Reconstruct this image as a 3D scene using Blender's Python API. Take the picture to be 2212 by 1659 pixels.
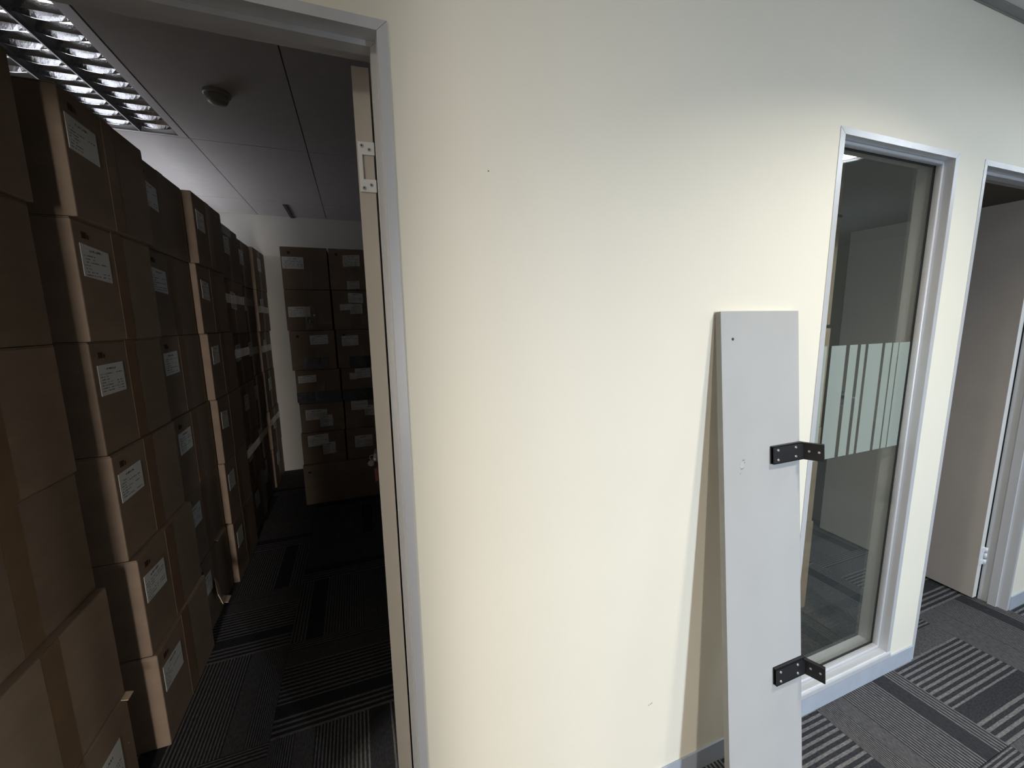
import bpy, bmesh, math, random
from mathutils import Matrix, Vector
random.seed(7)
scene = bpy.context.scene
COL = scene.collection
for o in list(bpy.data.objects):
    bpy.data.objects.remove(o)

# ------------------------------------------------------------------ camera
F_PX, YAW, PITCH, ROLL, CAM_D, CAM_H = 883.619, 0.3602, 0.1539, -0.0157, 0.8964, 1.5359
cy, sy = math.cos(YAW), math.sin(YAW)
cp, sp = math.cos(PITCH), math.sin(PITCH)
cr, sr = math.cos(ROLL), math.sin(ROLL)
_f = Vector((sy, cy, 0)); _r = Vector((cy, -sy, 0)); _u = Vector((0, 0, 1))
_f2 = _f * cp - _u * sp; _u2 = _f * sp + _u * cp
_r3 = _r * cr + _u2 * sr; _u3 = _r * -sr + _u2 * cr
camd = bpy.data.cameras.new('camera'); cam = bpy.data.objects.new('camera', camd); COL.objects.link(cam)
M = Matrix((( _r3.x, _u3.x, -_f2.x, 0), (_r3.y, _u3.y, -_f2.y, -CAM_D), (_r3.z, _u3.z, -_f2.z, CAM_H), (0, 0, 0, 1)))
cam.matrix_world = M
camd.sensor_fit = 'HORIZONTAL'; camd.sensor_width = 36.0; camd.lens = F_PX / 2212.0 * 36.0
camd.clip_start = 0.02; camd.clip_end = 60
scene.camera = cam

# ------------------------------------------------------------------ world, exposure, large lights
w = bpy.data.worlds.new('world'); scene.world = w; w.use_nodes = True
w.node_tree.nodes['Background'].inputs[0].default_value = (0.55, 0.65, 0.8, 1)
w.node_tree.nodes['Background'].inputs[1].default_value = 0.01
vs = scene.view_settings
vs.view_transform = 'Standard'; vs.look = 'None'; vs.gamma = 1.0; vs.use_curve_mapping = False
vs.exposure = 0.0
scene.display_settings.display_device = 'sRGB'

DOWNLIGHT = 385.0      # emission of the corridor downlights
DAY_COOL, DAY_WARM, DAY_STORE = 47.0, 118.0, 17.0   # watts of daylight at the windows
TUBE_GLOW = 2.2         # glow added to the unlit tubes, standing in for reflected window light
def area(name, loc, rot, sx, sz, power, color):
    l = bpy.data.lights.new(name, 'AREA'); l.shape = 'RECTANGLE'; l.size = sx; l.size_y = sz
    l.energy = power; l.color = color
    o = bpy.data.objects.new(name, l); COL.objects.link(o); o.location = loc; o.rotation_euler = rot
    return o
# daylight through the office windows behind the camera and through the storeroom window behind the cartons
dc = area('daylight_office', (1.75, -3.46, 1.30), (math.radians(90 - 24), 0, 0), 0.20, 1.5, DAY_COOL, (0.74, 0.86, 1.0)); dc.data.spread = math.radians(120)
dw = area('daylight_office_left', (-0.30, -5.58, 1.20), (math.radians(90 - 20), 0, math.radians(32)), 0.4, 1.4, DAY_WARM, (1.0, 0.90, 0.81)); dw.data.spread = math.radians(110)
area('daylight_storeroom', (-1.58, 2.85, 1.67), (0, -math.pi / 2, 0), 1.32, 1.5, DAY_STORE, (0.93, 0.94, 1.0))

# ------------------------------------------------------------------ materials
def nodes_of(m):
    m.use_nodes = True
    nt = m.node_tree
    return nt, nt.nodes, nt.links, nt.nodes['Principled BSDF']
MATS = {}
def mat(name, col, rough=0.5, metal=0.0, var=0.06, scale=9.0, bump=0.0, bscale=120.0, rnd=0.0, spec=0.5, stretch=(1, 1, 1)):
    if name in MATS: return MATS[name]
    m = bpy.data.materials.new(name); nt, N, L, B = nodes_of(m)
    tc = N.new('ShaderNodeTexCoord'); mp = N.new('ShaderNodeMapping'); mp.inputs['Scale'].default_value = stretch
    L.new(tc.outputs['Object'], mp.inputs['Vector'])
    nz = N.new('ShaderNodeTexNoise'); nz.inputs['Scale'].default_value = scale; nz.inputs['Detail'].default_value = 3
    L.new(mp.outputs[0], nz.inputs['Vector'])
    mr = N.new('ShaderNodeMapRange'); mr.inputs[1].default_value = 0.3; mr.inputs[2].default_value = 0.7
    mr.inputs[3].default_value = 1 - var; mr.inputs[4].default_value = 1 + var
    L.new(nz.outputs['Fac'], mr.inputs[0])
    val = mr.outputs[0]
    if rnd:
        oi = N.new('ShaderNodeObjectInfo'); m2 = N.new('ShaderNodeMapRange')
        m2.inputs[3].default_value = 1 - rnd; m2.inputs[4].default_value = 1 + rnd
        L.new(oi.outputs['Random'], m2.inputs[0])
        mu = N.new('ShaderNodeMath'); mu.operation = 'MULTIPLY'
        L.new(val, mu.inputs[0]); L.new(m2.outputs[0], mu.inputs[1]); val = mu.outputs[0]
    mx = N.new('ShaderNodeMix'); mx.data_type = 'RGBA'; mx.blend_type = 'MULTIPLY'; mx.inputs[0].default_value = 1
    mx.inputs[6].default_value = (*col, 1); L.new(val, mx.inputs[7])
    L.new(mx.outputs[2], B.inputs['Base Color'])
    B.inputs['Roughness'].default_value = rough; B.inputs['Metallic'].default_value = metal
    B.inputs['Specular IOR Level'].default_value = spec
    if bump:
        nb = N.new('ShaderNodeTexNoise'); nb.inputs['Scale'].default_value = bscale; nb.inputs['Detail'].default_value = 2
        L.new(mp.outputs[0], nb.inputs['Vector'])
        bp = N.new('ShaderNodeBump'); bp.inputs['Strength'].default_value = bump; bp.inputs['Distance'].default_value = 0.002
        L.new(nb.outputs['Fac'], bp.inputs['Height']); L.new(bp.outputs[0], B.inputs['Normal'])
    MATS[name] = m
    return m
def emat(name, col, strength):
    m = bpy.data.materials.new(name); nt, N, L, B = nodes_of(m)
    B.inputs['Base Color'].default_value = (0.8, 0.8, 0.8, 1)
    B.inputs['Emission Color'].default_value = (*col, 1); B.inputs['Emission Strength'].default_value = strength
    return m

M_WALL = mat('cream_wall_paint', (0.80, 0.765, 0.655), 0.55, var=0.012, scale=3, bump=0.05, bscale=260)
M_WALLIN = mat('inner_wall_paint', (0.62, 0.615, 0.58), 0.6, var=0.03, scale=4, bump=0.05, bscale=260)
M_BLOCKER = mat('dark_light_blocker', (0.045, 0.045, 0.05), 0.6)  # dark colour for the added light blocker
M_GREYWALL = mat('grey_office_paint', (0.26, 0.27, 0.29), 0.6)
M_CEIL = mat('ceiling_tile_white', (0.66, 0.645, 0.645), 0.85, var=0.03, scale=14, bump=0.15, bscale=300)
M_SLAB = mat('ceiling_void_dark', (0.06, 0.06, 0.06), 0.9)
M_GREYTRIM = mat('grey_wall_angle', (0.26, 0.27, 0.26), 0.6)
M_SKIRT = mat('blue_grey_vinyl_skirting', (0.37, 0.41, 0.48), 0.5, var=0.05, scale=12)
M_ALU = mat('satin_aluminium_frame', (0.60, 0.61, 0.635), 0.38, metal=0.25, var=0.03, scale=20, stretch=(1, 1, 0.1))
M_LEAF = mat('taupe_door_laminate', (0.46, 0.42, 0.38), 0.45, var=0.03, scale=5)
M_EDGE = mat('taupe_door_edging', (0.46, 0.43, 0.39), 0.5, var=0.03, scale=5)
M_EDGE_LIT = mat('lit_door_edging', (0.66, 0.66, 0.64), 0.45, var=0.03, scale=5)  # same edging made paler, the light falling on it put into the colour
M_STEEL = mat('satin_steel', (0.62, 0.63, 0.65), 0.32, metal=0.7, var=0.04, scale=40)
M_HINGE = mat('zinc_hinge_plate', (0.74, 0.76, 0.80), 0.45, metal=0.2, var=0.03, scale=40)
M_BOARD = mat('grey_melamine_board', (0.43, 0.435, 0.435), 0.42, var=0.025, scale=6)
M_BEDGE = mat('board_edging_grey', (0.22, 0.22, 0.21), 0.5, var=0.06, scale=14)
M_BLACK = mat('black_powder_coat', (0.008, 0.008, 0.0095), 0.5, var=0.2, scale=30)
M_GASKET = mat('black_rubber_gasket', (0.012, 0.012, 0.012), 0.7)
M_CARD = mat('brown_cardboard', (0.262, 0.198, 0.146), 0.75, var=0.10, scale=7, rnd=0.12, bump=0.12, bscale=90, stretch=(1, 1, 2.5))
M_CARD_LIT = mat('lit_brown_cardboard', (0.62, 0.49, 0.36), 0.7, var=0.10, scale=7, rnd=0.08, bump=0.12, bscale=90, stretch=(1, 1, 2.5))  # cardboard lightened in colour to stand in for light falling on it
M_TAPE = mat('brown_packing_tape', (0.225, 0.148, 0.092), 0.42, var=0.10, scale=14)
M_DARKBLUE = mat('dark_blue_gloss', (0.018, 0.02, 0.035), 0.28, var=0.3, scale=20, bump=0.8, bscale=50)
M_MARK = mat('dark_red_print', (0.06, 0.025, 0.02), 0.7)
M_RED = mat('red_key_tag', (0.30, 0.085, 0.08), 0.4)
M_FOB = mat('grey_key_fob', (0.35, 0.33, 0.30), 0.5)
M_LOUVRE = mat('mirror_aluminium_louvre', (0.72, 0.73, 0.75), 0.14, metal=1.0, var=0.05, scale=60, bump=0.10, bscale=160)
M_LOUVDARK = mat('louvre_blade_shaded', (0.10, 0.10, 0.11), 0.35, metal=0.8)  # long blades darkened in colour to hold back a bright reflection
M_WHITEMET = mat('white_enamel_metal', (0.66, 0.65, 0.66), 0.45, var=0.02)
M_REFL = mat('satin_grey_reflector', (0.28, 0.28, 0.28), 0.4, metal=0.3, var=0.02)
M_PLASTIC = mat('grey_detector_plastic', (0.34, 0.33, 0.31), 0.45)
M_STRIP = mat('dark_grey_strip', (0.10, 0.10, 0.105), 0.6)
M_HOLE = mat('bare_chipboard_hole', (0.05, 0.035, 0.02), 0.9)
M_BASE = mat('dark_carpet_backing', (0.035, 0.036, 0.042), 0.95, var=0.3, scale=60, bump=0.4, bscale=400)

# wall with two small nicks in the paint
def add_nicks(m, pts):
    nt = m.node_tree; N = nt.nodes; L = nt.links; B = N['Principled BSDF']
    src = B.inputs['Base Color'].links[0].from_socket
    tc = N.new('ShaderNodeTexCoord')
    for (p, r) in pts:
        d = N.new('ShaderNodeVectorMath'); d.operation = 'DISTANCE'; d.inputs[1].default_value = p
        L.new(tc.outputs['Object'], d.inputs[0])
        lt = N.new('ShaderNodeMath'); lt.operation = 'LESS_THAN'; lt.inputs[1].default_value = r
        L.new(d.outputs['Value'], lt.inputs[0])
        mx = N.new('ShaderNodeMix'); mx.data_type = 'RGBA'
        L.new(lt.outputs[0], mx.inputs[0]); L.new(src, mx.inputs[6]); mx.inputs[7].default_value = (0.22, 0.19, 0.14, 1)
        src = mx.outputs[2]
    L.new(src, B.inputs['Base Color'])
add_nicks(M_WALL, [((0.291, 0, 1.855), 0.0017), ((0.786, 0, 0.337), 0.0020), ((0.791, 0, 0.339), 0.002), ((0.780, 0, 0.3355), 0.0018)])

def carpet(name, coarse):
    m = bpy.data.materials.new(name); nt, N, L, B = nodes_of(m)
    tc = N.new('ShaderNodeTexCoord'); sx = N.new('ShaderNodeSeparateXYZ')
    L.new(tc.outputs['Object'], sx.inputs[0])
    def math_(op, a, b=None):
        n = N.new('ShaderNodeMath'); n.operation = op
        for i, v in enumerate((a, b)):
            if v is None: continue
            if hasattr(v, 'links'): L.new(v, n.inputs[i])
            else: n.inputs[i].default_value = v
        return n.outputs[0]
    # wobble of the yarn rows
    nz = N.new('ShaderNodeTexNoise'); nz.inputs['Scale'].default_value = 9.0; nz.inputs['Detail'].default_value = 2
    L.new(tc.outputs['Object'], nz.inputs['Vector'])
    wob = math_('MULTIPLY', math_('SUBTRACT', nz.outputs['Fac'], 0.5), 0.006)
    t = math_('ADD', math_('ADD', math_('MULTIPLY', sx.outputs['X'], 2.0), 0.5), wob)
    # stripe phase widening across the tile
    pw = math_('POWER', math_('MAXIMUM', t, 0.001), 0.72 if not coarse else 0.8)
    ph = math_('MULTIPLY', pw, 44.0 if not coarse else 25.0)
    fr = math_('FRACT', ph)
    ln = math_('GREATER_THAN', fr, 0.56 if not coarse else 0.56)
    ramp = N.new('ShaderNodeValToRGB'); ramp.color_ramp.interpolation = 'CONSTANT'
    els = ramp.color_ramp.elements
    stops = ([(0, 1.0), (0.17, 0.5), (0.31, 1.0), (0.71, 0.0), (0.85, 1.0)] if not coarse
             else [(0, 1.0), (0.12, 0.5), (0.30, 1.0), (0.70, 0.0), (0.82, 1.0)])
    while len(els) < len(stops): els.new(0.5)
    for e, (p, v) in zip(els, stops): e.position = p; e.color = (v, v, v, 1)
    L.new(t, ramp.inputs[0])
    sel = N.new('ShaderNodeSeparateColor'); L.new(ramp.outputs[0], sel.inputs[0]); band = sel.outputs[0]
    islines = math_('GREATER_THAN', band, 0.75)
    ismid = math_('MULTIPLY', math_('GREATER_THAN', band, 0.25), math_('LESS_THAN', band, 0.75))
    # yarn flecks
    mp = N.new('ShaderNodeMapping'); mp.inputs['Scale'].default_value = (230, 60, 60)
    L.new(tc.outputs['Object'], mp.inputs['Vector'])
    fl = N.new('ShaderNodeTexNoise'); fl.inputs['Scale'].default_value = 1.0; fl.inputs['Detail'].default_value = 3
    L.new(mp.outputs[0], fl.inputs['Vector'])
    flv = N.new('ShaderNodeMapRange'); flv.inputs[1].default_value = 0.25; flv.inputs[2].default_value = 0.75
    flv.inputs[3].default_value = 0.55; flv.inputs[4].default_value = 1.45
    L.new(fl.outputs['Fac'], flv.inputs[0])
    light = math_('ADD', math_('MULTIPLY', islines, ln), math_('MULTIPLY', ismid, 0.42))
    mx = N.new('ShaderNodeMix'); mx.data_type = 'RGBA'
    mx.inputs[6].default_value = (0.029, 0.030, 0.035, 1); mx.inputs[7].default_value = (0.140, 0.136, 0.138, 1)
    L.new(light, mx.inputs[0])
    mu = N.new('ShaderNodeMix'); mu.data_type = 'RGBA'; mu.blend_type = 'MULTIPLY'; mu.inputs[0].default_value = 1
    L.new(mx.outputs[2], mu.inputs[6]); L.new(flv.outputs[0], mu.inputs[7])
    L.new(mu.outputs[2], B.inputs['Base Color'])
    B.inputs['Roughness'].default_value = 0.95; B.inputs['Specular IOR Level'].default_value = 0.15
    h = math_('ADD', light, math_('MULTIPLY', flv.outputs[0], 0.5))
    bp = N.new('ShaderNodeBump'); bp.inputs['Strength'].default_value = 0.5; bp.inputs['Distance'].default_value = 0.002
    L.new(h, bp.inputs['Height']); L.new(bp.outputs[0], B.inputs['Normal'])
    return m
M_CARPET_F = carpet('striped_carpet_fine', False)
M_CARPET_C = carpet('striped_carpet_broad', True)

def paper():
    m = bpy.data.materials.new('printed_paper_label'); nt, N, L, B = nodes_of(m)
    uv = N.new('ShaderNodeUVMap'); uv.uv_map = 'UVMap'
    sx = N.new('ShaderNodeSeparateXYZ'); L.new(uv.outputs[0], sx.inputs[0])
    oi = N.new('ShaderNodeObjectInfo')
    def mt(op, a, b=None, c=None):
        n = N.new('ShaderNodeMath'); n.operation = op
        for i, v in enumerate((a, b, c)):
            if v is None: continue
            if hasattr(v, 'links'): L.new(v, n.inputs[i])
            else: n.inputs[i].default_value = v
        return n.outputs[0]
    u, v = sx.outputs['X'], sx.outputs['Y']
    rows = mt('MULTIPLY', v, 11.0)
    rid = mt('FLOOR', rows); rf = mt('FRACT', rows)
    inrow = mt('MULTIPLY', mt('GREATER_THAN', rf, 0.3), mt('LESS_THAN', rf, 0.68))
    cb = N.new('ShaderNodeCombineXYZ')
    L.new(mt('MULTIPLY', u, 26.0), cb.inputs[0]); L.new(mt('MULTIPLY', rid, 7.31), cb.inputs[1])
    L.new(mt('MULTIPLY', oi.outputs['Random'], 50.0), cb.inputs[2])
    nz = N.new('ShaderNodeTexNoise'); nz.inputs['Scale'].default_value = 1.0; nz.inputs['Detail'].default_value = 1
    L.new(cb.outputs[0], nz.inputs['Vector'])
    word = mt('GREATER_THAN', nz.outputs['Fac'], 0.46)
    # line length varies by row, left and right blocks
    wn = N.new('ShaderNodeTexWhiteNoise'); wn.noise_dimensions = '2D'
    c2 = N.new('ShaderNodeCombineXYZ'); L.new(rid, c2.inputs[0]); L.new(oi.outputs['Random'], c2.inputs[1]); L.new(c2.outputs[0], wn.inputs['Vector'])
    end = mt('ADD', 0.22, mt('MULTIPLY', wn.outputs['Value'], 0.5))
    left = mt('MULTIPLY', mt('GREATER_THAN', u, 0.06), mt('LESS_THAN', u, end))
    right = mt('MULTIPLY', mt('MULTIPLY', mt('GREATER_THAN', u, 0.66), mt('LESS_THAN', u, 0.93)), mt('GREATER_THAN', wn.outputs['Value'], 0.55))
    side = mt('MAXIMUM', left, right)
    body = mt('MULTIPLY', mt('LESS_THAN', v, 0.74), mt('GREATER_THAN', v, 0.06))
    text = mt('MULTIPLY', mt('MULTIPLY', inrow, word), mt('MULTIPLY', side, body))
    title = mt('MULTIPLY', mt('MULTIPLY', mt('GREATER_THAN', v, 0.80), mt('LESS_THAN', v, 0.86)),
               mt('MULTIPLY', mt('GREATER_THAN', u, 0.30), mt('LESS_THAN', u, 0.70)))
    ink = mt('MAXIMUM', mt('MULTIPLY', text, 0.75), mt('MULTIPLY', mt('MULTIPLY', title, word), 0.9))
    mx = N.new('ShaderNodeMix'); mx.data_type = 'RGBA'
    mx.inputs[6].default_value = (0.74, 0.77, 0.76, 1); mx.inputs[7].default_value = (0.05, 0.05, 0.05, 1)
    L.new(ink, mx.inputs[0]); L.new(mx.outputs[2], B.inputs['Base Color'])
    B.inputs['Roughness'].default_value = 0.5
    return m
M_PAPER = paper()

def clear_mat(name, tint, gloss_rough, ior, bump=0.0, haze=0.0):
    m = bpy.data.materials.new(name); m.use_nodes = True; nt = m.node_tree; N = nt.nodes; L = nt.links
    N.remove(N['Principled BSDF']); out = N['Material Output']
    tr = N.new('ShaderNodeBsdfTransparent'); tr.inputs[0].default_value = (*tint, 1)
    gl = N.new('ShaderNodeBsdfGlossy'); gl.inputs['Roughness'].default_value = gloss_rough
    fr = N.new('ShaderNodeFresnel')
    ge = N.new('ShaderNodeNewGeometry'); mi = N.new('ShaderNodeMapRange')   # same reflectance from both sides of the thin sheet
    mi.inputs[3].default_value = ior; mi.inputs[4].default_value = 1.0 / ior
    L.new(ge.outputs['Backfacing'], mi.inputs[0]); L.new(mi.outputs[0], fr.inputs['IOR'])
    mx = N.new('ShaderNodeMixShader'); L.new(fr.outputs[0], mx.inputs[0]); L.new(tr.outputs[0], mx.inputs[1]); L.new(gl.outputs[0], mx.inputs[2])
    if bump:
        tc = N.new('ShaderNodeTexCoord'); nz = N.new('ShaderNodeTexNoise'); nz.inputs['Scale'].default_value = 45; nz.inputs['Detail'].default_value = 4
        L.new(tc.outputs['Object'], nz.inputs['Vector'])
        bp = N.new('ShaderNodeBump'); bp.inputs['Strength'].default_value = bump; bp.inputs['Distance'].default_value = 0.02
        L.new(nz.outputs['Fac'], bp.inputs['Height']); L.new(bp.outputs[0], gl.inputs['Normal']); L.new(bp.outputs[0], fr.inputs['Normal'])
    last = mx.outputs[0]
    if haze:
        df = N.new('ShaderNodeBsdfDiffuse'); df.inputs[0].default_value = (0.46, 0.51, 0.475, 1)
        m2 = N.new('ShaderNodeMixShader'); m2.inputs[0].default_value = haze
        L.new(last, m2.inputs[1]); L.new(df.outputs[0], m2.inputs[2]); last = m2.outputs[0]
    L.new(last, out.inputs['Surface'])
    return m
M_GLASS = clear_mat('clear_window_glass', (0.97, 0.99, 0.97), 0.0, 1.5, haze=0.02)  # slight haze adds a pale veil standing in for reflections
M_FROST = clear_mat('frosted_window_film', (0.85, 0.9, 0.86), 0.3, 1.25, haze=0.41)
M_CLEARTAPE = clear_mat('clear_packing_tape', (0.98, 0.98, 0.98), 0.06, 1.5, bump=1.0, haze=0.03)
M_LAMP = emat('downlight_diffuser', (1.0, 0.93, 0.80), DOWNLIGHT)
M_LAMP0 = emat('doorway_downlight_diffuser', (1.0, 0.93, 0.80), DOWNLIGHT * 1.7)
M_LAMP3 = emat('cool_downlight_diffuser', (0.86, 0.95, 1.0), DOWNLIGHT * 0.33)
M_TUBE = emat('unlit_tube_added_glow', (0.95, 0.96, 1.0), TUBE_GLOW)

# ------------------------------------------------------------------ mesh helpers
class MB:
    def __init__(s): s.bm = bmesh.new()
    def box(s, x0, x1, y0, y1, z0, z1, mtx=None):
        v = [s.bm.verts.new(p) for p in ((x0, y0, z0), (x1, y0, z0), (x1, y1, z0), (x0, y1, z0), (x0, y0, z1), (x1, y0, z1), (x1, y1, z1), (x0, y1, z1))]
        for f in ((0, 3, 2, 1), (4, 5, 6, 7), (0, 1, 5, 4), (1, 2, 6, 5), (2, 3, 7, 6), (3, 0, 4, 7)): s.bm.faces.new([v[i] for i in f])
        if mtx is not None:
            for q in v: q.co = mtx @ q.co
        return s
    def prism(s, pts, axis, a, b, mtx=None):
        # polygon in the two other axes (in x,y,z order), extruded along axis from a to b
        def P(p, t):
            c = list(p); c.insert(axis, t); return Vector(c)
        A = [s.bm.verts.new(P(p, a)) for p in pts]; Bv = [s.bm.verts.new(P(p, b)) for p in pts]
        n = len(pts)
        s.bm.faces.new(A); s.bm.faces.new(Bv[::-1])
        for i in range(n): s.bm.faces.new((A[i], Bv[i], Bv[(i + 1) % n], A[(i + 1) % n]))
        if mtx is not None:
            for q in A + Bv: q.co = mtx @ q.co
        return s
    def cyl(s, p0, p1, r0, r1=None, n=16):
        r1 = r0 if r1 is None else r1
        p0 = Vector(p0); p1 = Vector(p1); d = (p1 - p0).normalized()
        a = d.orthogonal().normalized(); b = d.cross(a)
        A = [s.bm.verts.new(p0 + (a * math.cos(2 * math.pi * i / n) + b * math.sin(2 * math.pi * i / n)) * r0) for i in range(n)]
        Bv = [s.bm.verts.new(p1 + (a * math.cos(2 * math.pi * i / n) + b * math.sin(2 * math.pi * i / n)) * r1) for i in range(n)]
        s.bm.faces.new(A[::-1]); s.bm.faces.new(Bv)
        for i in range(n): s.bm.faces.new((A[i], A[(i + 1) % n], Bv[(i + 1) % n], Bv[i]))
        return s
    def lathe(s, prof, c, n=40, closed=False):
        # profile (r, z) turned about the vertical through c
        rings = []
        for (r, z) in prof:
            if r < 1e-6: rings.append([s.bm.verts.new((c[0], c[1], c[2] + z))])
            else: rings.append([s.bm.verts.new((c[0] + r * math.cos(2 * math.pi * i / n), c[1] + r * math.sin(2 * math.pi * i / n), c[2] + z)) for i in range(n)])
        for R0, R1 in zip(rings, rings[1:]):
            for i in range(n):
                j = (i + 1) % n
                if len(R0) == 1 and len(R1) == 1: continue
                if len(R0) == 1: s.bm.faces.new((R0[0], R1[i], R1[j]))
                elif len(R1) == 1: s.bm.faces.new((R0[i], R0[j], R1[0]))
                else: s.bm.faces.new((R0[i], R0[j], R1[j], R1[i]))
        return s
    def torus(s, c, R, r, nx, n=24, k=8):
        # ring in the plane whose normal is nx
        nx = Vector(nx).normalized(); a = nx.orthogonal().normalized(); b = nx.cross(a); c = Vector(c)
        g = []
        for i in range(n):
            t = 2 * math.pi * i / n; d = a * math.cos(t) + b * math.sin(t)
            g.append([s.bm.verts.new(c + d * (R + r * math.cos(2 * math.pi * j / k)) + nx * (r * math.sin(2 * math.pi * j / k))) for j in range(k)])
        for i in range(n):
            for j in range(k): s.bm.faces.new((g[i][j], g[(i + 1) % n][j], g[(i + 1) % n][(j + 1) % k], g[i][(j + 1) % k]))
        return s
    def bevel(s, w, seg=2):
        bmesh.ops.bevel(s.bm, geom=list(s.bm.edges), offset=w, segments=seg, affect='EDGES', profile=0.5)
        return s
    def build(s, name, m, parent=None, smooth=False):
        bmesh.ops.recalc_face_normals(s.bm, faces=s.bm.faces)
        me = bpy.data.meshes.new(name); s.bm.to_mesh(me); s.bm.free()
        me.materials.append(m)
        if smooth:
            for p in me.polygons: p.use_smooth = True
        o = bpy.data.objects.new(name, me); COL.objects.link(o)
        if parent is not None: o.parent = parent
        return o
def empty(name, loc=(0, 0, 0), rz=0.0):
    o = bpy.data.objects.new(name, None); COL.objects.link(o); o.location = loc; o.rotation_euler = (0, 0, rz); o.empty_display_size = 0.05
    return o
def tag(o, label, cat, group=None, kind=None):
    o['label'] = label; o['category'] = cat
    if group: o['group'] = group
    if kind: o['kind'] = kind
    return o
def inst(src, name, parent, loc=(0, 0, 0), rot=(0, 0, 0)):
    o = bpy.data.objects.new(name, src.data); COL.objects.link(o); o.parent = parent; o.location = loc; o.rotation_euler = rot
    return o

# ------------------------------------------------------------------ measurements (metres)
CEIL = 2.578
T = 0.104                       # partition thickness
D1L, D1R = -0.7455, 0.0752      # clear opening of the storeroom doorway (inside the trim)
W0, W1, WZ0, WZ1 = 1.434, 2.036, 0.104, 2.081
D2L, D2R = 2.249, 3.0705
HEAD = 2.0805
TR = 0.0195                     # trim face width
ROOM_Y = 3.83

# ------------------------------------------------------------------ floor and carpet tiles
fl = MB().box(-4, 7, -5.6, 4.0, -0.12, -0.006).build('floor', M_BASE)
tag(fl, 'dark grey striped carpet tile floor running through all the rooms', 'floor', kind='structure')
tile_src = {}
for k, mm in (('F', M_CARPET_F), ('C', M_CARPET_C)):
    bm = MB().box(-0.2492, 0.2492, -0.2492, 0.2492, -0.006, 0)
    me_o = bm.build('carpet_tile', mm, fl); tile_src[k] = me_o
used = {'F': False, 'C': False}
def in_view(ix, iy):
    x0 = 0.095 + 0.5 * ix; y0 = -0.35 + 0.5 * iy
    if y0 < 0.1: return x0 >= 0.59 or (-1.0 < x0 < 0.1 and y0 > -0.4)
    if x0 < 0.5: return x0 > -1.0 and y0 < 3.8
    return x0 >= 2.09 and x0 < 3.2 and y0 < 1.7
for ix in range(-3, 9):
    for iy in range(-2, 10):
        if not in_view(ix, iy): continue
        across = (ix + iy) % 2 == 0      # rows run across (along x)
        if ix < 1: across = not across
        k = 'C' if across else 'F'
        loc = (0.345 + 0.5 * ix, -0.1 + 0.5 * iy, 0)
        rz = (-math.pi / 2 if across else (0 if (ix * 3 + iy) % 4 else math.pi))
        if not used[k]:
            o = tile_src[k]; o.location = loc; o.rotation_euler = (0, 0, rz); used[k] = True
        else: inst(tile_src[k], 'carpet_tile', fl, loc, (0, 0, rz))

# ------------------------------------------------------------------ walls
wb = MB()
hx = [(-4, D1L - 0.008), (D1R + 0.008, W0 - 0.008), (W1 + 0.008, D2L - 0.008), (D2R + 0.008, 7)]
for a, b in hx: wb.box(a, b, 0, T - 0.002, 0, 2.69)
wb.box(D1L - 0.008, D1R + 0.008, 0, T - 0.002, HEAD + 0.008, 2.69)
wb.box(W0 - 0.008, W1 + 0.008, 0, T - 0.002, WZ1 + 0.008, 2.69)
wb.box(W0 - 0.008, W1 + 0.008, 0, T - 0.002, 0, WZ0 - 0.012)
wb.box(D2L - 0.008, D2R + 0.008, 0, T - 0.002, HEAD + 0.008, 2.69)
wf = wb.build('wall_front', M_WALL)
tag(wf, 'cream painted partition wall between the corridor and the dark rooms', 'wall', kind='structure')
def wall(name, args, m, label):
    b = MB()
    for a in args: b.box(*a)
    o = b.build(name, m); tag(o, label, 'wall', kind='structure'); return o
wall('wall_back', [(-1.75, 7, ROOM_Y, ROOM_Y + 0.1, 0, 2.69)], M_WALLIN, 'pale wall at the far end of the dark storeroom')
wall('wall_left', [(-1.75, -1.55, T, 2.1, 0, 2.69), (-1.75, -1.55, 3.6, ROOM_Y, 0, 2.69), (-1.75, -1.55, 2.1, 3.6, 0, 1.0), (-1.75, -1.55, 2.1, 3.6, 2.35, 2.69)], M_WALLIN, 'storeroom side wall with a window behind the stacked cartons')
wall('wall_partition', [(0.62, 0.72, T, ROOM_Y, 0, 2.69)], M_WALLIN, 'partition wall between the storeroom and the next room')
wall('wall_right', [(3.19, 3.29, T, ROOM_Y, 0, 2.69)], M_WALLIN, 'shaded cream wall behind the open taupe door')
wall('wall_office', [(-4, -0.55, -5.6, -5.5, 0, 2.69), (-0.05, 7, -5.6, -5.5, 0, 2.69), (-0.55, -0.05, -5.6, -5.5, 0, 0.5), (-0.55, -0.05, -5.6, -5.5, 1.9, 2.69)], M_GREYWALL, 'office wall with a narrow window behind the viewpoint')
wall('wall_light_baffle', [(1.24, 1.53, -3.5, -3.4, 0, 2.69), (1.97, 7, -3.5, -3.4, 0, 2.69), (1.53, 1.97, -3.5, -3.4, 0, 0.5), (1.53, 1.97, -3.5, -3.4, 2.1, 2.69), (1.20, 1.24, -3.5, -2.32, 0, 2.575)], M_GREYWALL, 'added office wall with a narrow window and a light-blocking wing')  # added unseen wall; its wing keeps window light out of the storeroom
wall('wall_light_blocker', [(-0.45, 0.0, -1.75, -1.25, 0, 2.575)], M_BLOCKER, 'added dark block casting shade from behind the viewpoint')  # added unseen block that shades the doorway and the far cartons
wall('wall_end', [(-4.1, -4, -5.6, 0, 0, 2.69)], M_WALL, 'cream wall closing the corridor at its near end')
wall('wall_far_end', [(7, 7.1, -5.6, ROOM_Y, 0, 2.69)], M_WALL, 'cream wall closing the corridor at its far end')

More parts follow.
